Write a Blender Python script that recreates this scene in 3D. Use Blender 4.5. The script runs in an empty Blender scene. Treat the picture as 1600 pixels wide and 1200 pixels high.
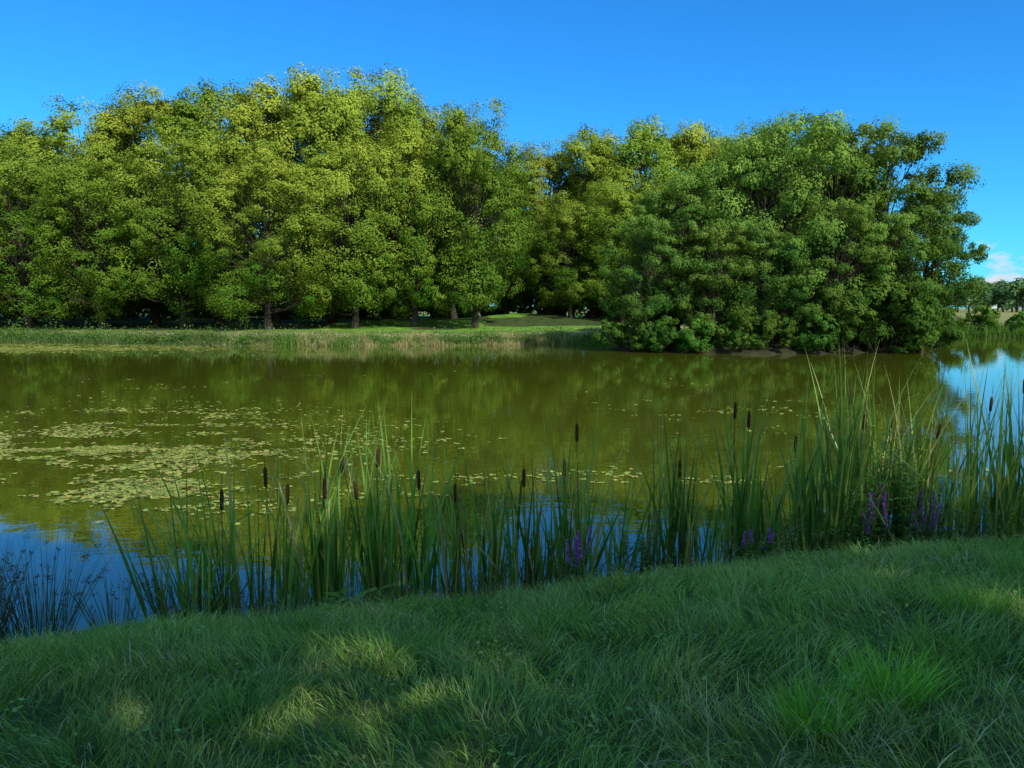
import bpy, math, numpy as np
from mathutils import Vector
rng = np.random.default_rng(7)
scene = bpy.context.scene
COL = scene.collection

# ---------------------------------------------------------------- helpers
def vnoise(x, y, scale, seed=0):
    x = np.asarray(x, float)/scale; y = np.asarray(y, float)/scale
    xi = np.floor(x).astype(np.int64); yi = np.floor(y).astype(np.int64)
    fx = x-xi; fy = y-yi
    fx = fx*fx*(3-2*fx); fy = fy*fy*(3-2*fy)
    def h(a, b):
        n = (a*374761393 + b*668265263 + seed*1442695041) & 0xffffffff
        n = ((n ^ (n >> 13))*1274126177) & 0xffffffff
        return ((n ^ (n >> 16)) & 0xffff)/65535.0
    return (h(xi,yi)*(1-fx)+h(xi+1,yi)*fx)*(1-fy)+(h(xi,yi+1)*(1-fx)+h(xi+1,yi+1)*fx)*fy

def norm(v):
    return v/np.maximum(np.linalg.norm(v, axis=-1, keepdims=True), 1e-9)

class MB:
    """mesh builder: accumulates quads / polys with colour + material index"""
    def __init__(s):
        s.v=[]; s.c=[]; s.li=[]; s.ls=[]; s.mi=[]; s.nv=0
    def add(s, verts, faces, cols, mi):
        verts=np.asarray(verts,float).reshape(-1,3); faces=np.asarray(faces,np.int64)
        cols=np.broadcast_to(np.asarray(cols,float),(len(verts),3))
        s.v.append(verts); s.c.append(cols)
        s.li.append((faces+s.nv).ravel()); s.ls.append(np.full(len(faces),faces.shape[1]))
        s.mi.append(np.full(len(faces),mi)); s.nv+=len(verts)
    def mesh(s, name, mats):
        v=np.concatenate(s.v); li=np.concatenate(s.li); lt=np.concatenate(s.ls)
        me=bpy.data.meshes.new(name)
        me.vertices.add(len(v)); me.vertices.foreach_set("co", v.astype(np.float32).ravel())
        me.loops.add(len(li)); me.loops.foreach_set("vertex_index", li.astype(np.int32))
        me.polygons.add(len(lt))
        st=np.concatenate([[0],np.cumsum(lt)[:-1]])
        me.polygons.foreach_set("loop_start", st.astype(np.int32))
        me.polygons.foreach_set("material_index", np.concatenate(s.mi).astype(np.int32))
        a=me.attributes.new("Col",'FLOAT_COLOR','POINT')
        c=np.concatenate(s.c); c4=np.ones((len(c),4)); c4[:,:3]=c
        a.data.foreach_set("color", c4.astype(np.float32).ravel())
        for m in mats: me.materials.append(m)
        me.update(calc_edges=True)
        return me

def obj(name, me, loc=(0,0,0), rotz=0, scale=(1,1,1)):
    o=bpy.data.objects.new(name, me); COL.objects.link(o)
    o.location=loc; o.rotation_euler=(0,0,rotz); o.scale=scale
    return o

def tube(mb, pts, rad, sides, col, mi):
    pts=np.asarray(pts,float); n=len(pts)
    t=np.gradient(pts,axis=0); t=norm(t)
    ref=np.array([1.0,0,0]) if abs(t[0,0])<.8 else np.array([0,1.0,0])
    a=norm(np.cross(t,ref)); b=np.cross(t,a)
    ang=np.linspace(0,2*np.pi,sides,endpoint=False)
    ring=pts[:,None]+np.asarray(rad)[:,None,None]*(np.cos(ang)[None,:,None]*a[:,None]+np.sin(ang)[None,:,None]*b[:,None])
    i=np.arange(n-1)[:,None]*sides; j=np.arange(sides)[None]; k=(np.arange(sides)+1)[None]%sides
    f=np.stack([i+j,i+k,i+sides+k,i+sides+j],-1).reshape(-1,4)
    mb.add(ring.reshape(-1,3), f, col, mi)

def leaf_quads(mb, pos, nrm, size, aspect, cols, mi, r):
    n=len(pos); nrm=norm(nrm)
    a=norm(np.cross(nrm, r.normal(size=(n,3)))); b=np.cross(nrm,a)
    s=np.asarray(size)[:,None]
    v=np.stack([pos-a*s*.5, pos+b*s*aspect*.5-a*s*.05, pos+a*s*.5, pos-b*s*aspect*.5-a*s*.05],1)
    mb.add(v.reshape(-1,3), np.arange(4*n).reshape(-1,4), np.repeat(cols,4,axis=0), mi)

def blades(mb, base, length, azim, lean, bend, width, face, cols, mi, seg=4, taper=.35, tipcol=None, kink=None):
    """strips: base(N,3); azim direction of lean; lean angle at base; bend extra angle at tip"""
    n=len(base); t=np.linspace(0,1,seg+1)
    d=np.stack([np.cos(azim),np.sin(azim)],-1)
    ang=lean[:,None]+bend[:,None]*t[None]**1.6
    if kink is not None:
        ang=ang+np.where(t[None]>kink[:,None],1.9,0)
    ds=length[:,None]/seg
    am=.5*(ang[:,1:]+ang[:,:-1])
    hx=np.concatenate([np.zeros((n,1)),np.cumsum(np.sin(am)*ds,1)],1)
    hz=np.concatenate([np.zeros((n,1)),np.cumsum(np.cos(am)*ds,1)],1)
    p=np.zeros((n,seg+1,3)); p[...,0]=base[:,None,0]+hx*d[:,None,0]; p[...,1]=base[:,None,1]+hx*d[:,None,1]; p[...,2]=base[:,None,2]+hz
    w=np.where(t<1-taper,1.0,np.clip((1-t)/taper,0.02,1))
    fa=face[:,None]+t[None]*1.0*np.sign(np.sin(face*7))[:,None]
    sd=np.stack([np.cos(fa),np.sin(fa),np.zeros_like(fa)],-1)*(width[:,None]*w[None]*.5)[...,None]
    v=np.stack([p-sd,p+sd],2)
    base_i=np.arange(n)[:,None]*(seg+1)*2+np.arange(seg)[None]*2
    f=np.stack([base_i,base_i+1,base_i+3,base_i+2],-1).reshape(-1,4)
    c=np.repeat(cols[:,None],seg+1,1)
    if tipcol is not None:
        c=c*(1-t[None,:,None]**2)+tipcol[:,None]*t[None,:,None]**2
    c=np.repeat(c[:,:,None],2,2)
    mb.add(v.reshape(-1,3), f, c.reshape(-1,3), mi)
    return p

# ---------------------------------------------------------------- materials
def new_mat(name):
    m=bpy.data.materials.new(name); m.use_nodes=True
    nt=m.node_tree; nt.nodes.clear()
    return m, nt, nt.nodes.new("ShaderNodeOutputMaterial")

def leaf_mat(name, trans=.35, gloss=.04, rough=.45, tboost=(1.5,1.6,.5), vary=True):
    m,nt,out=new_mat(name); N=nt.nodes; L=nt.links
    at=N.new("ShaderNodeAttribute"); at.attribute_name="Col"
    src=at.outputs["Color"]
    if vary:
        oi=N.new("ShaderNodeObjectInfo"); hs=N.new("ShaderNodeHueSaturation")
        mr=N.new("ShaderNodeMapRange"); mr.inputs[3].default_value=.78; mr.inputs[4].default_value=1.2
        L.new(oi.outputs["Random"],mr.inputs[0]); L.new(mr.outputs[0],hs.inputs["Value"])
        mr2=N.new("ShaderNodeMapRange"); mr2.inputs[3].default_value=.492; mr2.inputs[4].default_value=.525
        mm=N.new("ShaderNodeMath"); mm.operation='FRACT'; mu=N.new("ShaderNodeMath"); mu.operation='MULTIPLY'; mu.inputs[1].default_value=7.3
        L.new(oi.outputs["Random"],mu.inputs[0]); L.new(mu.outputs[0],mm.inputs[0]); L.new(mm.outputs[0],mr2.inputs[0]); L.new(mr2.outputs[0],hs.inputs["Hue"])
        L.new(src,hs.inputs["Color"]); src=hs.outputs[0]
    d=N.new("ShaderNodeBsdfDiffuse"); t=N.new("ShaderNodeBsdfTranslucent")
    tb=N.new("ShaderNodeMixRGB"); tb.blend_type='MULTIPLY'; tb.inputs[0].default_value=1; tb.inputs[2].default_value=(*tboost,1)
    L.new(src,d.inputs[0]); L.new(src,tb.inputs[1]); L.new(tb.outputs[0],t.inputs[0])
    m1=N.new("ShaderNodeMixShader"); m1.inputs[0].default_value=trans; L.new(d.outputs[0],m1.inputs[1]); L.new(t.outputs[0],m1.inputs[2])
    last=m1
    if gloss>0:
        g=N.new("ShaderNodeBsdfGlossy"); g.inputs["Roughness"].default_value=rough
        m2=N.new("ShaderNodeMixShader"); m2.inputs[0].default_value=gloss; L.new(m1.outputs[0],m2.inputs[1]); L.new(g.outputs[0],m2.inputs[2]); last=m2
    L.new(last.outputs[0],out.inputs[0]); return m

def rough_mat(name, rough=.9, nscale=8, bump=.4, var=.5):
    m,nt,out=new_mat(name); N=nt.nodes; L=nt.links
    p=N.new("ShaderNodeBsdfPrincipled"); p.inputs["Roughness"].default_value=rough; p.inputs["Specular IOR Level"].default_value=.2
    at=N.new("ShaderNodeAttribute"); at.attribute_name="Col"
    tc=N.new("ShaderNodeTexCoord"); no=N.new("ShaderNodeTexNoise"); no.inputs["Scale"].default_value=nscale; no.inputs["Detail"].default_value=8
    L.new(tc.outputs["Object"],no.inputs["Vector"])
    mr=N.new("ShaderNodeMapRange"); mr.inputs[1].default_value=.3; mr.inputs[2].default_value=.7; mr.inputs[3].default_value=1-var; mr.inputs[4].default_value=1+var
    L.new(no.outputs["Fac"],mr.inputs[0])
    mx=N.new("ShaderNodeVectorMath"); mx.operation='SCALE'; L.new(at.outputs["Color"],mx.inputs[0]); L.new(mr.outputs[0],mx.inputs["Scale"])
    L.new(mx.outputs[0],p.inputs["Base Color"])
    b=N.new("ShaderNodeBump"); b.inputs["Strength"].default_value=bump; b.inputs["Distance"].default_value=.05
    L.new(no.outputs["Fac"],b.inputs["Height"]); L.new(b.outputs[0],p.inputs["Normal"])
    L.new(p.outputs[0],out.inputs[0]); return m

M_LEAF=leaf_mat("tree_foliage",.16,0,tboost=(1.3,1.5,.5))
M_BARK=rough_mat("bark",.9,6,.8,.4)
M_REED=leaf_mat("reed_leaf",.3,.05,rough=.35)
M_HEAD=rough_mat("cattail_head",.95,60,.5,.25)
M_GRASS=leaf_mat("grass_blade",.3,.02,rough=.4,vary=False)
M_GROUND=rough_mat("ground_soil_grass",.95,1.5,.6,.45)
M_PAD=leaf_mat("lily_pad_leaf",.05,.05,rough=.3,vary=False)
M_FLOWER=leaf_mat("purple_petal",.3,.0,tboost=(1.1,1,1.2),vary=False)

# ---------------------------------------------------------------- terrain
def y_near(x):
    x=np.asarray(x,float)
    return np.clip(6.22+.3*x,1.0,18)+.22*(vnoise(x,x*0,1.3,3)-.5)+.1*(vnoise(x,x*0,.4,4)-.5)
FX=[-95,-60,-38,-25,-15,0,5,10,20,30,38,45,60,85]
FY=[8,50,57,51,49.5,50,53,58,68,72,66,60,45,15]
def y_far(x):
    x=np.asarray(x,float)
    return np.interp(x,FX,FY)+.9*(vnoise(x,x*0,5,9)-.5)+.5*(vnoise(x,x*0,1.2,10)-.5)
def height(x,y):
    x=np.asarray(x,float); y=np.asarray(y,float)
    sn=y_near(x)-y; sf=y-y_far(x)
    e=np.sqrt(((x-14.0)/8.0)**2+((y-45.2)/4.6)**2)
    si=(1-e)*4.6+.5*(vnoise(x,y,1.5,12)-.5)
    hn=.85*(1-np.exp(-np.maximum(sn,0)/1.9)) - .35*np.maximum(-sn,0)
    hf=.8*(1-np.exp(-np.maximum(sf,0)/2.5))+.6*np.clip(sf/80,0,1) - .35*np.maximum(-sf,0)
    hf=hf+.9*np.exp(-((x-1.5)/6)**2-((y-74)/6)**2)+.4*np.exp(-((x+10)/8)**2-((y-70)/6)**2)
    hi=.5*(1-np.exp(-np.maximum(si,0)/.6)) - .35*np.maximum(-si,0)
    h=np.maximum(np.maximum(hn,hf),hi)
    h=np.maximum(h,-1.2)
    land=h>0
    h=h+np.where(land,.05*(vnoise(x,y,.8,1)-.5)*np.clip(np.maximum(sn,sf)*2,0,1)+.25*(vnoise(x,y,9,2)-.5)*np.clip(sf/6,0,1),0)
    return h, sn, sf, si
def gz(x,y): return float(height(np.array([x]),np.array([y]))[0][0])

xs=np.unique(np.concatenate([np.linspace(-1800,-100,18),np.arange(-100,-14,1.5),np.arange(-14,16,.25),np.arange(16,60,1.0),np.arange(60,110,3),np.linspace(110,1800,18)]))
ys=np.unique(np.concatenate([np.linspace(-900,-30,12),np.arange(-30,0,2.),np.arange(0,12,.15),np.arange(12,38,1.5),np.arange(38,82,.5),np.arange(82,160,4),np.linspace(160,2500,24)]))
X,Y=np.meshgrid(xs,ys); H,SN,SF,SI=height(X,Y)
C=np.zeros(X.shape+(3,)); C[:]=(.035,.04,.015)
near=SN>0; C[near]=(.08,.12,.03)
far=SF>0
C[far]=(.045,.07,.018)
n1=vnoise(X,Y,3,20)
tan_grass=far&(SF<6)  # strip of pale tan grass along the far shore
C[tan_grass]=np.stack([.20+.08*n1,.23+.04*n1,.07+.02*n1],-1)[tan_grass]
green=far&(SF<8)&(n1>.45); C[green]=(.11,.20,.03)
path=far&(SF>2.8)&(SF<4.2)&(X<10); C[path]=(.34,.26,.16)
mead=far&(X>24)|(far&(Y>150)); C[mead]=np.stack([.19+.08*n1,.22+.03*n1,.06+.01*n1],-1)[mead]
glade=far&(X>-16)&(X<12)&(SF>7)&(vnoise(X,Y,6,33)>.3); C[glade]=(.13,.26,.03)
C[SI>0]=(.03,.028,.016)
ny,nx=X.shape
idx=np.arange(nx*ny).reshape(ny,nx)
F=np.stack([idx[:-1,:-1],idx[:-1,1:],idx[1:,1:],idx[1:,:-1]],-1).reshape(-1,4)
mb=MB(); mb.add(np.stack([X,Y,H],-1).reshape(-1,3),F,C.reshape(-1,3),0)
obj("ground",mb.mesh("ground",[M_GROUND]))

# ---------------------------------------------------------------- water
m,nt,out=new_mat("pond_water"); N=nt.nodes; L=nt.links
p=N.new("ShaderNodeBsdfPrincipled"); p.inputs["Roughness"].default_value=.012; p.inputs["IOR"].default_value=1.65
tc=N.new("ShaderNodeTexCoord"); 
mp=N.new("ShaderNodeMapping"); mp.inputs["Scale"].default_value=(1.0,1.9,1); L.new(tc.outputs["Object"],mp.inputs[0])
n1_=N.new("ShaderNodeTexNoise"); n1_.inputs["Scale"].default_value=2.0; n1_.inputs["Detail"].default_value=2.5; n1_.inputs["Roughness"].default_value=.5; n1_.inputs["Distortion"].default_value=.4
L.new(mp.outputs[0],n1_.inputs["Vector"])
big=N.new("ShaderNodeTexNoise"); big.inputs["Scale"].default_value=.09; big.inputs["Detail"].default_value=3; L.new(mp.outputs[0],big.inputs["Vector"])
mr=N.new("ShaderNodeMapRange"); mr.inputs[1].default_value=.35; mr.inputs[2].default_value=.65; mr.inputs[3].default_value=.25; mr.inputs[4].default_value=1.0; L.new(big.outputs["Fac"],mr.inputs[0])
b=N.new("ShaderNodeBump"); b.inputs["Distance"].default_value=.0036; L.new(mr.outputs[0],b.inputs["Strength"]); L.new(n1_.outputs["Fac"],b.inputs["Height"]); L.new(b.outputs[0],p.inputs["Normal"])
cr=N.new("ShaderNodeMixRGB"); cr.inputs[1].default_value=(.060,.076,.006,1); cr.inputs[2].default_value=(.082,.096,.008,1); L.new(big.outputs["Fac"],cr.inputs[0]); L.new(cr.outputs[0],p.inputs["Base Color"])
L.new(p.outputs[0],out.inputs[0]); M_WATER=m
mb=MB(); mb.add([(-110,-2,0),(110,-2,0),(110,85,0),(-110,85,0)],[[0,1,2,3]],(0,0,0),0)
obj("water",mb.mesh("water",[M_WATER]))

# ---------------------------------------------------------------- trees
def make_tree(name, seed, Ht, R, cbase, K, nsub, nleaf, lsize, rc, kind='linden', c_lo=(.035,.105,.010), c_hi=(.285,.345,.045), cull=-.45, subr=(.2,.38)):
    r=np.random.default_rng(seed); mb=MB()
    t=(np.arange(K)+.5)/K; r.shuffle(t)
    az=r.uniform(0,2*np.pi,K)
    if kind=='linden':
        prof=np.where(t>.4,np.sqrt(np.clip(1-(np.abs(t-.4)/.62)**2.6,0,1)),1-.2*((.4-t)/.4)**2)
    elif kind=='bush': prof=np.sqrt(np.clip(1-t**2,0,1))
    else: prof=np.sin(np.pi*np.clip(t*.80+.14,0,1))**.6
    rf=np.where(r.random(K)<.85,r.uniform(.82,1.0,K),r.uniform(.1,.7,K))
    if kind=='linden': rf=np.where((t>.85),np.sqrt(r.random(K)),rf)
    lob=1+.15*np.sin(3*az+seed)+.10*np.sin(5*az+2*seed+4*t)
    rr=(R-rc*.6)*prof*rf*lob
    cen=np.stack([rr*np.cos(az),rr*np.sin(az),cbase+rc*.5+(Ht-cbase-rc*1.3)*t],-1)
    rad=r.uniform(.65,1.35,K)*rc
    tp=np.linspace(0,1,9); wob=np.cumsum(r.normal(0,.12,(9,2)),0)*(Ht/20); wob[0]=0
    tr=Ht*.015*(1-.85*tp)+.03; tr[0]*=1.5
    trunk=np.stack([wob[:,0],wob[:,1],tp*Ht*.85-.3],-1)
    bark=(.05,.042,.033)
    if kind!='bush': tube(mb,trunk,tr,8,bark,1)
    for i in range(K):
        if kind=='bush' and i%3: continue
        zb=np.clip(cen[i,2]*r.uniform(.45,.75),.1 if kind=='bush' else cbase*.5,Ht*.8)
        q=np.interp(zb,trunk[:,2],np.arange(9)); a=trunk[int(q)]+(trunk[min(8,int(q)+1)]-trunk[int(q)])*(q%1)
        if kind=='bush': a=np.array([r.normal(0,.2),r.normal(0,.2),0])
        mid=(a+cen[i])/2+np.array([0,0,-.06*Ht*.3])+r.normal(0,.15,3)
        r0=Ht*.0035+.02
        tube(mb,[a,(a+mid)/2+r.normal(0,.06,3),mid,(mid+cen[i])/2+r.normal(0,.1,3),cen[i]],[r0,r0*.85,r0*.65,r0*.45,r0*.2],5,bark,1)
        e=cen[i]+norm(r.normal(size=3))*rad[i]*.8
        tube(mb,[mid,(mid+e)/2+r.normal(0,.12,3),e],[r0*.45,r0*.3,r0*.12],4,bark,1)
    sd=r.normal(size=(K,nsub,3)); sd=norm(sd); sd[...,2]+=.15; sd=norm(sd)
    sq={'linden':np.array([.92,.92,1.1]),'bush':np.array([1,1,.85]),'airy':np.array([1.15,1.15,.5])}[kind]
    sc=cen[:,None]+sd*rad[:,None,None]*sq*r.uniform(.6,.95,(K,nsub,1))
    sr=rad[:,None]*r.uniform(subr[0],subr[1],(K,nsub))
    ld=norm(r.normal(size=(K,nsub,nleaf,3)))
    fl=np.array([1,1,.85])
    pos=sc[:,:,None]+ld*sr[:,:,None,None]*fl*r.uniform(.5,1.2,(K,nsub,nleaf,1))
    nr=ld*.6+sd[:,:,None]*1.1+r.normal(size=ld.shape)*.28+np.array([0,0,.15])
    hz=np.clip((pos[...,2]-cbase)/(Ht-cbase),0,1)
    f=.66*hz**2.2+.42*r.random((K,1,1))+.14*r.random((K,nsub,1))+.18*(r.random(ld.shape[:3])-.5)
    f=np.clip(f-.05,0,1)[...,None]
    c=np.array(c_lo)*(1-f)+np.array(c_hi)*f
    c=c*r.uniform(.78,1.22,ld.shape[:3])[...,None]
    # leaves only grow on the outer side of each bough
    ax=cen.copy(); ax[:,2]=(cen[:,2]-(cbase+(Ht-cbase)*.45))*.8; ax=norm(ax)
    ok=((sd*ax[:,None]).sum(-1)>cull)
    ok=np.broadcast_to(ok[:,:,None],ld.shape[:3]).reshape(-1)
    pos=pos.reshape(-1,3); nr=nr.reshape(-1,3); c=c.reshape(-1,3)
    keep=(pos[:,2]>.05)&ok
    pos=pos[keep]; nr=nr[keep]; c=c[keep]
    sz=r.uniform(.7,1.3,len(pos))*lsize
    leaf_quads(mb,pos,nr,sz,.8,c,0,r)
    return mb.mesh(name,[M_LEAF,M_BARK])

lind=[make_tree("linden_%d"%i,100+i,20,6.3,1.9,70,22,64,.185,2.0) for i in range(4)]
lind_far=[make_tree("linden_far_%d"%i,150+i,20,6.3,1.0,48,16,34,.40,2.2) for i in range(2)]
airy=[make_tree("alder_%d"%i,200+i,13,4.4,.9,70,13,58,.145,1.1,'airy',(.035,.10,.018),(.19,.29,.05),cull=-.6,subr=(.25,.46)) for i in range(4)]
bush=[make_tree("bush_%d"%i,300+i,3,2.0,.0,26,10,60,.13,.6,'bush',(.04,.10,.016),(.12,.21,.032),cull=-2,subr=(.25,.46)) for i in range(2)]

def plant(name, protos, k, x, y, Hh, w, H0):
    s=Hh/H0
    return obj(name,protos[k%len(protos)],(x,y,gz(x,y)-.05),(k*2.399)%6.283,(s*w,s*w,s))

L=[ # front row of lindens
 (-51,63,13.5,1.2),(-44.5,62,13,1.25),(-38.5,62,13.5,1.2),(-32.3,61.5,14.2,1.15),(-26.2,62,15.3,1.1),(-18.2,58,13.0,1.2),(-12.4,61,14.5,1.05),(-7.9,62,15.5,.95),(-3.0,62,17.2,.86),
 # back row
 (-58,73,15.5,1.2),(-51,73,16.8,1.15),(-44.5,72,18.4,1.1),(-38.5,73,20,1.05),(-33,72,21.0,1.0),(-27.5,73,21.8,1.0),(-22,72,21.6,1.0),(-17.0,73,22.6,1.0),(-12.6,72,21.6,.95),(-9.4,72,19.8,.9),(-5.5,74,17.2,.95),(-.5,78,15.2,1.05),
 # group right of the gap
 (3.8,81,17.6,1.0),(8.3,80,19.2,1.0),(13.3,80,20.1,1.0),(18,81,19.8,1.0),(22.6,80,19.4,1.0),(27,82,18,1.0),(32,80,15,1.0),(5.5,72,11.0,1.2),(10.2,72,12.8,1.15),(15,73,13.5,1.1),(21,76,13.5,1.1)]
for i,(x,y,h,w) in enumerate(L): plant("linden_tree",lind,i,x,y,h,w,20)
k=50
for xx in np.arange(-72,42,8.5):
    plant("linden_tree",lind_far,k,xx+rng.uniform(-2,2),90+rng.uniform(-3,3),rng.uniform(14,17),1.2,20); k+=1
# trees standing behind the viewer on the near bank (they shade the bank)
for i,(x,y,h) in enumerate([(-4,-11,15.0),(1.5,-10.5,15.5),(7,-10,15.5),(12.5,-9.5,15.8),(18,-9,16),(23.5,-8.5,16),(29,-8,16),(8,-17,18),(18,-16,18)]):
    plant("linden_tree",lind_far,i+1,x,y,h,1.1,20)

A=[(7.6,43.6,7.4,.95),(9.6,45,9.6,1.0),(12.2,46,10.8,.95),(14.4,44.5,11.8,.9),(16.5,45,13.6,.9),(19.0,46.5,13.1,.82),(21.8,46,13.5,.9),(25.0,47.2,10.6,.85),(17.6,42.6,8.0,.95),(20.8,43.3,7.6,.95),(11.2,42.8,6.8,1.0),(14.2,42.4,6.5,1.0)]
for i,(x,y,h,w) in enumerate(A): plant("alder_tree",airy,i,x,y,h,w,13)
Bs=[(6.5,43.5,2.6),(8.3,42.3,1.9),(10.0,41.7,1.8),(12.0,41.3,1.9),(14.0,41.1,1.8),(16.2,41.2,2.2),(18.2,41.6,3.0),(19.9,42.2,4.4),(21.2,43.6,3.6),(21.6,45.5,2.6),(9,47,2.5),(13,48.5,2.5),(18,48.5,2.5),
 (28,73,2.6),(32,74,3.0),(34,71.5,2.4),(36,70,2.4),(38,67.5,2.0),(40,66,2.2),(42,64,1.7),(44,62.5,1.7),(47,62,2.0),(24,74,3)]
for i,(x,y,h) in enumerate(Bs): plant("waterside_bush",bush,i,x,y,h,1.0,3)

# dense dark undergrowth deep in the wood (one mass)
r=np.random.default_rng(54); mb=MB(); n=60000
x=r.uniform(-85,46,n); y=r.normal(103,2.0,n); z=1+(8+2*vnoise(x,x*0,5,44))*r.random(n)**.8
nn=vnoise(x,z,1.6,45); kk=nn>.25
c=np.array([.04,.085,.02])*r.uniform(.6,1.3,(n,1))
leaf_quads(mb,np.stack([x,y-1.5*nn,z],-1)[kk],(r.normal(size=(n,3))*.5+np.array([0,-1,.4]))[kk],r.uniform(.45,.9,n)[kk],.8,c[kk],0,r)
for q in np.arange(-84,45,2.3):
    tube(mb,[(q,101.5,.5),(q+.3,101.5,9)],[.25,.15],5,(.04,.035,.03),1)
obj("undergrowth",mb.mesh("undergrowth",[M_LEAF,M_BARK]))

# distant tree line beyond the meadow (one mass)
r=np.random.default_rng(55); mb=MB()
nt_=210; tx=np.linspace(70,420,nt_)+r.normal(0,2,nt_); ty=205+r.normal(0,10,nt_)+(tx-100)*.1
for i in range(nt_):
    hh=r.uniform(7.5,11.5); z0=1.2
    tube(mb,[(tx[i],ty[i],z0),(tx[i],ty[i],z0+hh*.6)],[.25,.15],5,(.05,.04,.03),1)
    nl=1300; d=norm(r.normal(size=(22,3))); sc=np.array([tx[i],ty[i],z0+hh*.50])+d*np.array([hh*.36,hh*.36,hh*.36])*r.uniform(.5,1,(22,1))
    q=r.integers(0,22,nl); dd=norm(r.normal(size=(nl,3)))
    pos=sc[q]+dd*hh*.13*r.uniform(.4,1.1,(nl,1)); pos[:,2]=np.maximum(pos[:,2],z0+.2)
    c=np.array([.08,.15,.06])*r.uniform(.7,1.4,(nl,1))
    leaf_quads(mb,pos,dd+np.array([0,0,.3]),r.uniform(.4,.8,nl),.8,c,0,r)
obj("distant_tree_row",mb.mesh("distant_tree_row",[M_LEAF,M_BARK]))

# ---------------------------------------------------------------- far bank grasses
r=np.random.default_rng(66); mb=MB(); n=46000
x=r.uniform(-62,10,n); sf=np.abs(r.normal(0,1.7,n))-.45; 
y=y_far(x)+sf; z=np.maximum(height(x,y)[0],-.1)
nn=vnoise(x,y,1.6,70)*.6+vnoise(x,y,.6,72)*.4; hh=(.15+1.0*nn**2)*np.where(sf<1.2,1,.6)*r.uniform(.5,1.3,n)
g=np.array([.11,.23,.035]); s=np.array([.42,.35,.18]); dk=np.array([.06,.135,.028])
mixv=np.clip((vnoise(x,y,3.0,71)*.6+vnoise(x,y,.9,73)*.4-.28)*3.0+r.normal(0,.2,n),0,1)[:,None]
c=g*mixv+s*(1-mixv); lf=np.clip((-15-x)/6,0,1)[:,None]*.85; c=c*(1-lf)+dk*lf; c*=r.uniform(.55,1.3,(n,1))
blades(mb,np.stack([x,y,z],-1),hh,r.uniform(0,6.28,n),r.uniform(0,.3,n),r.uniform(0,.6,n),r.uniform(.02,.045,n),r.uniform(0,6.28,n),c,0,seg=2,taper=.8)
n=16000; x=r.uniform(22,62,n); sf=np.abs(r.normal(0,1.8,n))-.3; y=y_far(x)+sf; z=np.maximum(height(x,y)[0],-.1)
c=g*r.uniform(.7,1.4,(n,1)); blades(mb,np.stack([x,y,z],-1),r.uniform(.4,1.2,n),r.uniform(0,6.28,n),r.uniform(0,.25,n),r.uniform(0,.5,n),r.uniform(.03,.05,n),r.uniform(0,6.28,n),c,0,seg=2,taper=.8)
# leafy weeds growing through the strip
nc=240; n=60000; cx=r.uniform(-60,9,nc); hw=r.uniform(.35,1.1,nc); q=r.integers(0,nc,n)
x=cx[q]+r.normal(0,.38,n)*hw[q]; y=y_far(cx[q])+.4+r.normal(0,.3,n); z=.15+np.abs(r.normal(0,.5,n))*hw[q]
keep=r.random(n)<np.where(x<-14,1,.6)
c=np.array([.085,.17,.03])*r.uniform(.6,1.5,(n,1))*r.uniform(.6,1.3,nc)[q][:,None]
leaf_quads(mb,np.stack([x,y,z],-1)[keep],(r.normal(size=(n,3))*.6+np.array([0,-.3,.6]))[keep],r.uniform(.06,.13,n)[keep],.7,c[keep],0,r)
obj("shore_grass",mb.mesh("shore_grass",[M_GRASS]))

# ---------------------------------------------------------------- foreground grass
r=np.random.default_rng(77); mb=MB()
def grass(n, xr, y0, lmin, lmax, wmul=1):
    x=r.uniform(*xr,n); v=r.random(n)
    yn=y_near(x)+.05; y=y0+(yn-y0)*v
    z=height(x,y)[0]
    keep=z>-.03; x=x[keep]; y=y[keep]; z=z[keep]; n=len(x)
    pn=vnoise(x,y,.55,80); pn2=vnoise(x,y,.16,81); pn3=vnoise(x,y,1.7,82)
    ln=(lmin+(lmax-lmin)*np.clip(.15+.9*pn*pn2*1.6+.2*pn3,0,1))*r.uniform(.6,1.25,n)
    az=vnoise(x,y,.35,83)*9+r.normal(0,.9,n)
    lean=r.uniform(0,.6,n)+.3*pn; bend=r.uniform(.3,1.9,n)
    base=np.array([.235,.385,.09])[None]*(.7+.65*pn3[:,None])
    yel=np.array([.42,.50,.13]); f=np.clip(vnoise(x,y,.4,84)-.42,0,1)[:,None]*1.3
    c=base*(1-f)+yel*f
    st=(r.random(n)<.07+.14*(vnoise(x,y,.7,85)>.7))[:,None]; c=np.where(st,np.array([.62,.56,.34]),c)
    c=c*r.uniform(.42,1.35,(n,1))
    blades(mb,np.stack([x,y,z-.01],-1),ln,az,lean,bend,r.uniform(.0032,.0075,n)*wmul,r.uniform(0,6.28,n),c,0,seg=4,taper=.7,tipcol=np.minimum(c*1.3,.8))
grass(165000,(-6.0,9.0),1.3,.05,.22)
grass(16000,(-14,20),-3,.07,.25,1.6)
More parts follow.
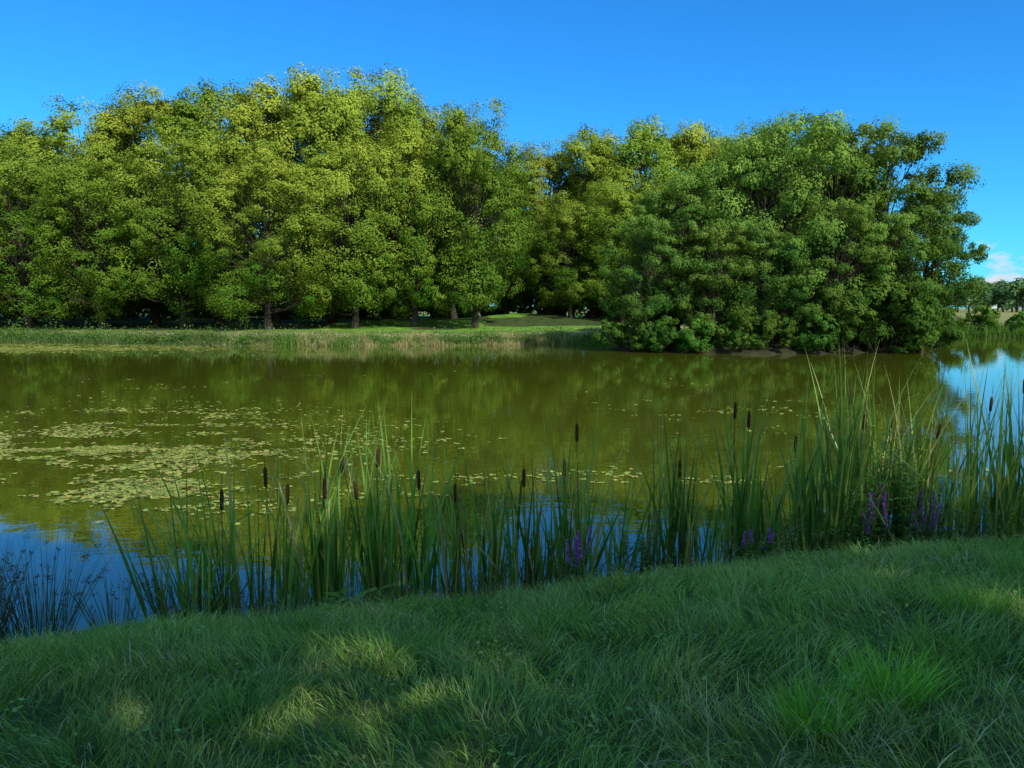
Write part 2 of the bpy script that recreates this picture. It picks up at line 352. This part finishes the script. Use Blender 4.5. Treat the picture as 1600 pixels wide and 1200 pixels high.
# little round-leaved weeds between the blades
n=5000; cx=r.uniform(-5.5,8.5,330); cy=1.5+(y_near(cx)-1.6)*r.random(330); q=r.integers(0,330,n)
x=cx[q]+r.normal(0,.05,n); y=cy[q]+r.normal(0,.05,n); z=height(x,y)[0]+r.uniform(.04,.13,n)
c=np.array([.22,.38,.10])*r.uniform(.6,1.4,(n,1)); leaf_quads(mb,np.stack([x,y,z],-1),r.normal(size=(n,3))*.4+np.array([0,0,1.]),r.uniform(.012,.034,n),.8,c,0,r)
obj("grass",mb.mesh("grass",[M_GRASS]))
def tuft(x,y,n,L,rad,col):
    mb=MB(); a=r.uniform(0,6.28,n); q=rad*np.sqrt(r.random(n)); bx=q*np.cos(a); by=q*np.sin(a)
    z=height(x+bx,y+by)[0]-gz(x,y)
    c=np.array(col)*2.7*r.uniform(.6,1.3,(n,1))
    blades(mb,np.stack([bx,by,z],-1),r.uniform(.5,1.1,n)*L,a+r.normal(0,.8,n),r.uniform(0,.3,n)+q/rad*.3,r.uniform(.2,1.3,n),r.uniform(.003,.0065,n),r.uniform(0,6.28,n),c,0,seg=5,taper=.7,tipcol=np.minimum(c*1.25,.8))
    obj("grass_tuft",mb.mesh("grass_tuft",[M_GRASS]),(x,y,gz(x,y)-.01))
tuft(1.2,2.95,320,.27,.13,(.085,.19,.025)); tuft(1.62,3.15,320,.30,.15,(.095,.20,.03)); tuft(2.6,4.2,260,.3,.16,(.08,.16,.03))
tuft(-.6,3.9,200,.24,.18,(.07,.14,.03)); tuft(.2,4.4,200,.24,.18,(.07,.14,.035)); tuft(-2.2,4.1,220,.28,.2,(.07,.14,.035)); tuft(3.6,5.2,220,.3,.2,(.07,.15,.03)); tuft(-1.5,4.9,200,.3,.2,(.07,.14,.04)); tuft(2.1,3.6,200,.24,.2,(.08,.15,.03)); tuft(-1.2,3.2,180,.22,.2,(.07,.14,.03))

# ---------------------------------------------------------------- cattails
def cattail_clump(x, L, nl, heads, spread, seed, yoff=.3, sun_tint=0.0):
    r=np.random.default_rng(seed); mb=MB(); y=float(y_near(x))+yoff
    bx=r.normal(0,spread,nl); by=r.normal(0,spread*.9,nl)
    ln=r.uniform(.42,1.08,nl)**.9*(L+.30)
    az=r.uniform(0,6.28,nl); lean=np.abs(r.normal(0,.13,nl)); bend=np.abs(r.normal(0,.28,nl))
    kink=np.where(r.random(nl)<.12,r.uniform(.5,.85,nl),2.0)
    c=np.array([.16,.30,.06])*r.uniform(.4,1.45,(nl,1))
    yl=(r.random(nl)<.2+sun_tint)[:,None]; c=np.where(yl,np.array([.36,.44,.10])*r.uniform(.8,1.2,(nl,1)),c)
    dead=(r.random(nl)<.09)[:,None]; c=np.where(dead,np.array([.48,.39,.21]),c)
    blades(mb,np.stack([bx,by,np.full(nl,-.12)],-1),ln,az,lean,bend,r.uniform(.015,.030,nl),r.uniform(0,6.28,nl),c,0,seg=10,taper=.6,tipcol=c*1.2,kink=kink)
    m_=int(nl*.6); bx=r.normal(0,spread*1.5,m_); by=r.normal(0,spread,m_)-.05
    c=np.array([.36,.29,.16])*r.uniform(.4,1.2,(m_,1))
    blades(mb,np.stack([bx,by,np.full(m_,-.05)],-1),r.uniform(.2,.7,m_),r.uniform(0,6.28,m_),r.uniform(.2,1.1,m_),r.uniform(0,.9,m_),r.uniform(.006,.016,m_),r.uniform(0,6.28,m_),c,0,seg=4,taper=.5)
    for (hx,hz) in heads:
        a=np.array([r.normal(0,.05)+hx*.6,r.normal(0,.06),-.1]); b_=np.array([hx,r.normal(0,.08),hz-.10])
        d=(b_-a)/np.linalg.norm(b_-a)
        tube(mb,[a,(a+b_)/2+[.01,0,0],b_],[.005,.0045,.004],6,(.12,.17,.05),0)
        p0=b_; tt=np.array([0,.004,.02,.08,.14,.158,.165]); rr=np.array([.003,.009,.0145,.0155,.0145,.009,.002])
        tube(mb,p0+tt[:,None]*d,rr,10,(.075,.038,.02),1)
        tube(mb,[p0+d*.16,p0+d*.22,p0+d*.29],[.0025,.003,.0012],5,(.16,.13,.07),0)
    obj("cattail_clump",mb.mesh("cattail_clump",[M_REED,M_HEAD]),(x,y,0))

CL=[(-2.55,1.15,14,[],.10,.2),(-2.25,1.35,34,[(.02,.95)],.12,.2),(-1.85,1.3,34,[(-.05,1.12),(.1,.98)],.12,.25),(-1.48,1.45,44,[(.05,1.05),(.14,1.2)],.11,.25),(-1.12,1.45,44,[(.02,1.2),(-.12,.98)],.10,.3),(-.8,1.55,24,[(.03,1.0)],.07,.3),
 (-.47,1.2,26,[(0,.9)],.08,.25),(-.18,1.28,28,[],.08,.3),(.1,1.22,28,[(0,1.0)],.08,.3),(.35,1.0,14,[],.10,.35),(.57,1.5,40,[(0,1.33),(-.1,1.0)],.08,.3),(.97,1.1,20,[],.11,.35),(1.25,1.0,12,[],.12,.3),(1.5,1.45,40,[(.04,.95)],.10,.3),(1.85,1.0,18,[],.13,.35),
 (2.2,1.72,34,[(-.08,1.45),(.02,1.38)],.07,.35),(2.42,1.15,16,[],.12,.3),(2.75,1.4,28,[(.02,1.1)],.13,.35),(3.05,1.65,34,[],.12,.35),(3.38,1.92,52,[(-.02,1.55),(.1,1.3)],.12,.35),(3.78,1.6,44,[(.0,1.3),(.15,1.15)],.14,.35),(4.2,1.5,42,[(.05,1.2)],.15,.35),
 (4.62,1.25,24,[],.15,.35),(5.0,1.75,42,[(.1,1.4)],.13,.4),(5.35,1.88,46,[(.05,1.6)],.15,.4),(5.8,1.7,44,[(0,1.5)],.18,.4),(6.4,1.7,40,[(0,1.4)],.2,.4),(7.1,1.6,40,[],.22,.4),(7.9,1.7,40,[],.25,.4)]
for i,(x,L_,nl,hd,sp,yo) in enumerate(CL): cattail_clump(x,L_,int(nl*1.4),hd,sp,400+i,yo,.3 if x>4.4 else 0.)  # right-end clumps get more yellow leaves, sunlight put into the leaf colour
mb=MB(); n=9
c=np.array([.16,.30,.06])*rng.uniform(.8,1.3,(n,1))
blades(mb,np.stack([rng.normal(0,.12,n),rng.normal(0,.1,n),np.full(n,-.1)],-1),rng.uniform(.7,1.35,n),np.full(n,math.pi)+rng.normal(0,.3,n),rng.uniform(.12,.42,n),rng.uniform(.05,.3,n),rng.uniform(.015,.025,n),rng.uniform(0,6.28,n),c,0,seg=10,taper=.5)
obj("cattail_clump",mb.mesh("cattail_leaves",[M_REED]),(-2.75,float(y_near(-2.75))+.25,0))

def rush(x, n, L, spread, seed, yo=.1, fan=.45):
    r=np.random.default_rng(seed); mb=MB(); y=float(y_near(x))+yo
    a=r.uniform(0,6.28,n); q=spread*np.sqrt(r.random(n))
    c=np.array([.07,.14,.05])*r.uniform(.6,1.4,(n,1)); br=(r.random(n)<.25)[:,None]; c=np.where(br,np.array([.18,.13,.08]),c)
    P=blades(mb,np.stack([q*np.cos(a),q*np.sin(a),np.full(n,-.05)],-1),r.uniform(.55,1.1,n)*L,a+r.normal(0,.3,n),r.uniform(0,fan,n),r.uniform(0,.35,n),r.uniform(.0035,.006,n),r.uniform(0,6.28,n),c,0,seg=7,taper=.6)
    hd=P[r.random(n)<.38][:,5]; 
    k=len(hd); m_=14; pos=(hd[:,None]+r.normal(0,.011,(k,m_,3))).reshape(-1,3)
    leaf_quads(mb,pos,r.normal(size=pos.shape),r.uniform(.008,.016,len(pos)),.8,np.array([.12,.075,.04])*r.uniform(.6,1.4,(len(pos),1)),0,r)
    obj("rush_clump",mb.mesh("rush_clump",[M_REED]),(x,y,0))
rush(-3.35,190,.95,.18,501); rush(-3.75,220,1.0,.22,502); rush(-2.95,70,.65,.12,503,.15); rush(-2.55,100,.65,.14,504,.15); rush(-2.2,80,.6,.14,505,.12); rush(-4.3,160,.75,.2,506); rush(-1.9,50,.5,.12,507,.0)

def herb(name, x, y, ns, Ht, spread, seed, flower=False, lsz=.07, col=(.14,.27,.06)):
    r=np.random.default_rng(seed); mb=MB(); z0=max(gz(x,y),-.05)
    for i in range(ns):
        h=Ht*r.uniform(.6,1.05); a=np.array([r.normal(0,spread*.5),r.normal(0,spread*.5),0.]); e=a+np.array([r.normal(0,spread*.6),r.normal(0,spread*.6),h])
        mid=(a+e)/2+r.normal(0,.02,3); tube(mb,[a,mid,e],[.004,.0032,.0015],5,(.09,.10,.045),0)
        nl=int(h/.022); t=r.uniform(.08,.72 if flower else 1,nl)[:,None]
        p_=(1-t)**2*a+2*t*(1-t)*mid+t*t*e; az=r.uniform(0,6.28,nl)
        od=np.stack([np.cos(az),np.sin(az),r.uniform(-.1,.5,nl)],-1); s_=lsz*r.uniform(.6,1.3,(nl,1))*(1.15-.6*t)
        side=norm(np.cross(od,[0,0,1])); b0=p_; b2=p_+od*s_; md=p_+od*s_*.45+np.array([0,0,1])*s_*.08
        v=np.stack([b0,md+side*s_*.2,b2,md-side*s_*.2],1)
        c=np.array(col)*r.uniform(.6,1.5,(nl,1))
        mb.add(v.reshape(-1,3),np.arange(4*nl).reshape(-1,4),np.repeat(c,4,axis=0),0)
        if flower and r.random()<.85:
            nf=170; t=r.uniform(.62,1.0,nf)[:,None]; p_=(1-t)**2*a+2*t*(1-t)*mid+t*t*e
            p_=p_+norm(r.normal(size=(nf,3)))*.018*(1.3-t*.85)
            c=np.array([.52,.23,.68])*r.uniform(.5,1.4,(nf,1))
            leaf_quads(mb,p_,r.normal(size=(nf,3)),r.uniform(.011,.02,nf),.7,c,1,r)
    obj(name,mb.mesh(name,[M_REED,M_FLOWER]),(x,y,z0-.02))
yn=lambda q: float(y_near(q))
herb("purple_loosestrife",-3.62,yn(-3.62)-.15,12,.78,.22,601,True); herb("purple_loosestrife",-4.1,yn(-4.1)-.1,14,.75,.25,602,True)
herb("purple_loosestrife",.54,yn(.54)-.12,6,.62,.08,603,True); herb("purple_loosestrife",2.15,yn(2.15)-.12,5,.5,.12,604,True)
herb("purple_loosestrife",3.5,yn(3.5)-.05,9,.72,.2,605,True); herb("purple_loosestrife",3.95,yn(3.95)-.0,7,.66,.14,606,True)
herb("willowherb_plant",3.75,yn(3.75)+.1,18,1.35,.25,607,lsz=.10); herb("willowherb_plant",3.3,yn(3.3)-.0,12,.8,.2,608,lsz=.09)
herb("willowherb_plant",1.02,yn(1.02)+.05,12,.6,.16,609,lsz=.08); herb("willowherb_plant",.55,yn(.55)-.08,12,.34,.18,610,lsz=.06)
herb("willowherb_plant",4.4,yn(4.4)+.0,14,.75,.25,611,lsz=.08); herb("willowherb_plant",1.5,yn(1.5)-.05,9,.4,.16,612,lsz=.06)
herb("willowherb_plant",2.6,yn(2.6)+.0,12,.55,.2,613,col=(.18,.30,.07)); herb("willowherb_plant",5.2,yn(5.2),16,.6,.3,614,col=(.24,.33,.08)); herb("willowherb_plant",2.35,yn(2.35)-.1,8,.35,.2,615)
herb("dock_plant",-1.25,yn(-1.25)-.12,4,.22,.12,616,lsz=.2,col=(.17,.32,.07)); herb("willowherb_plant",-.2,yn(-.2)-.0,8,.35,.16,617,lsz=.05)

# ---------------------------------------------------------------- lily pads
r=np.random.default_rng(88); mb=MB(); P=[]
def zone(cx,cy,sx,sy,n,thr,sc=1.0):
    x=r.normal(cx,sx,n); y=r.normal(cy,sy,n)
    k=(vnoise(x*.6,y,1.0*sc,90)*.5+vnoise(x*.7,y,.35*sc,91)*.5+r.normal(0,.07,n)>thr)&(y>y_near(x)+.5)&(y<y_far(x)-.3)
    e=np.sqrt(((x-14.0)/8.2)**2+((y-45.2)/5)**2); k&=e>1.05
    P.append(np.stack([x[k],y[k]],-1))
zone(-7.9,12.9,2.0,.85,15000,.42); zone(-8.5,16,2.2,1.6,4500,.57); zone(-4.6,10.0,.9,.8,2200,.56); zone(-5.5,13.4,2.0,1.2,2000,.58)
zone(-15,24,5,2.5,2200,.68,2); zone(-34,46,7,2.6,18000,.40,2.5); zone(4.9,19,1.5,2.4,1100,.64); zone(1,10.8,1.5,.5,700,.66); zone(4,12.5,1.5,.8,600,.66); zone(-3,10.8,1.2,.6,700,.62)
P=np.concatenate(P); n=len(P); rad=r.uniform(.02,.06,n)*np.where(P[:,1]>30,2.2,1)
K_=8; ang=np.linspace(.25,2*np.pi-.25,K_)[None]+r.uniform(0,6.28,n)[:,None]
zz=.005+r.random(n)*.012
rim=np.stack([P[:,0:1]+rad[:,None]*np.cos(ang),P[:,1:2]+rad[:,None]*np.sin(ang)*.9,zz[:,None]+r.normal(0,.005,ang.shape)],-1)
rim[...,2]=np.maximum(rim[...,2],.003)
cen=np.stack([P[:,0],P[:,1],zz],-1)[:,None]
v=np.concatenate([cen,rim],1)
c=np.array([.29,.345,.07])*r.uniform(.4,1.35,(n,1)); yl=(r.random(n)<.12)[:,None]; c=np.where(yl,np.array([.45,.36,.12]),c)
mb.add(v.reshape(-1,3),np.arange(n*(K_+1)).reshape(n,K_+1),np.repeat(c,K_+1,axis=0),0)
obj("lily_pads",mb.mesh("lily_pads",[M_PAD]))

# ---------------------------------------------------------------- light
el=math.radians(37); hx,hy=.60,-.80
w=bpy.data.worlds.new("World"); scene.world=w; w.use_nodes=True; nt=w.node_tree; N=nt.nodes; Lk=nt.links
bg=N["Background"]; sky=N.new("ShaderNodeTexSky"); sky.sky_type='NISHITA'; sky.sun_disc=False; sky.sun_elevation=el; sky.sun_rotation=math.atan2(hx,hy)
sky.air_density=1.0; sky.dust_density=.3; sky.ozone_density=2.5
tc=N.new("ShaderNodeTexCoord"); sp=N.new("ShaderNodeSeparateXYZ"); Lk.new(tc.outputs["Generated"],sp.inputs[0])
# deep blue ahead; added pale brightness behind the camera lifts the foreground
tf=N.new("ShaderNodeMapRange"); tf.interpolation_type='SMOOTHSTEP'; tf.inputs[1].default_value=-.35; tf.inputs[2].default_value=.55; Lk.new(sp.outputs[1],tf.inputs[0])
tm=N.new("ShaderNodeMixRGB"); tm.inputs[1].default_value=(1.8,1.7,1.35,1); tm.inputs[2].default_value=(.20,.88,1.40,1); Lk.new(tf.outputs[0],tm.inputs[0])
hs=N.new("ShaderNodeHueSaturation"); hs.inputs["Saturation"].default_value=1.15; Lk.new(sky.outputs[0],hs.inputs["Color"])
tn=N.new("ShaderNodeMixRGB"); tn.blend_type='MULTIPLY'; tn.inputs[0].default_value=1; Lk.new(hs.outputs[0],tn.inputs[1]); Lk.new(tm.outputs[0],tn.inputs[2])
mp=N.new("ShaderNodeMapping"); mp.inputs["Scale"].default_value=(1,1,2.2); Lk.new(tc.outputs["Generated"],mp.inputs[0])
no=N.new("ShaderNodeTexNoise"); no.inputs["Scale"].default_value=26; no.inputs["Detail"].default_value=8; no.inputs["Roughness"].default_value=.6; Lk.new(mp.outputs[0],no.inputs["Vector"])
zr=N.new("ShaderNodeValToRGB"); e=zr.color_ramp.elements; e[0].position=.0; e[0].color=(1,1,1,1); e[1].position=.105; e[1].color=(0,0,0,1); e2=zr.color_ramp.elements.new(.06); e2.color=(.85,.85,.85,1); Lk.new(sp.outputs[2],zr.inputs[0])
xr=N.new("ShaderNodeMapRange"); xr.inputs[1].default_value=.45; xr.inputs[2].default_value=.52; Lk.new(sp.outputs[0],xr.inputs[0])
ad=N.new("ShaderNodeMath"); ad.operation='MULTIPLY'; Lk.new(zr.outputs[0],ad.inputs[0]); Lk.new(xr.outputs[0],ad.inputs[1])
a2=N.new("ShaderNodeMath"); a2.operation='MULTIPLY_ADD'; a2.inputs[1].default_value=.45; Lk.new(ad.outputs[0],a2.inputs[0]); Lk.new(no.outputs["Fac"],a2.inputs[2])
cm=N.new("ShaderNodeMapRange"); cm.inputs[1].default_value=.80; cm.inputs[2].default_value=1.0; Lk.new(a2.outputs[0],cm.inputs[0])
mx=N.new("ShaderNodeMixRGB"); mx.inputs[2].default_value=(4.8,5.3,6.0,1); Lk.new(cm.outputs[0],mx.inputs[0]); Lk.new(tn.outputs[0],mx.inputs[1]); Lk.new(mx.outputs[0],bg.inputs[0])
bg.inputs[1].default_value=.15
sd=bpy.data.lights.new("sun",'SUN'); sd.energy=5.0; sd.angle=math.radians(.53); sd.color=(1,.94,.80)
so=bpy.data.objects.new("sun",sd); COL.objects.link(so)
dv=Vector((hx*math.cos(el),hy*math.cos(el),math.sin(el))); so.rotation_euler=dv.to_track_quat('Z','Y').to_euler(); so.location=(20,-20,30)

# ---------------------------------------------------------------- camera
cd=bpy.data.cameras.new("camera"); cam=bpy.data.objects.new("camera",cd); COL.objects.link(cam); scene.camera=cam
cd.sensor_width=36; cd.lens=36*1208/1600; cd.clip_end=6000; cd.clip_start=.05
cam.location=(0,0,2.4); cam.rotation_euler=(math.radians(90-5.6),0,0)
scene.view_settings.view_transform='Standard'; scene.view_settings.look='None'; scene.view_settings.exposure=0
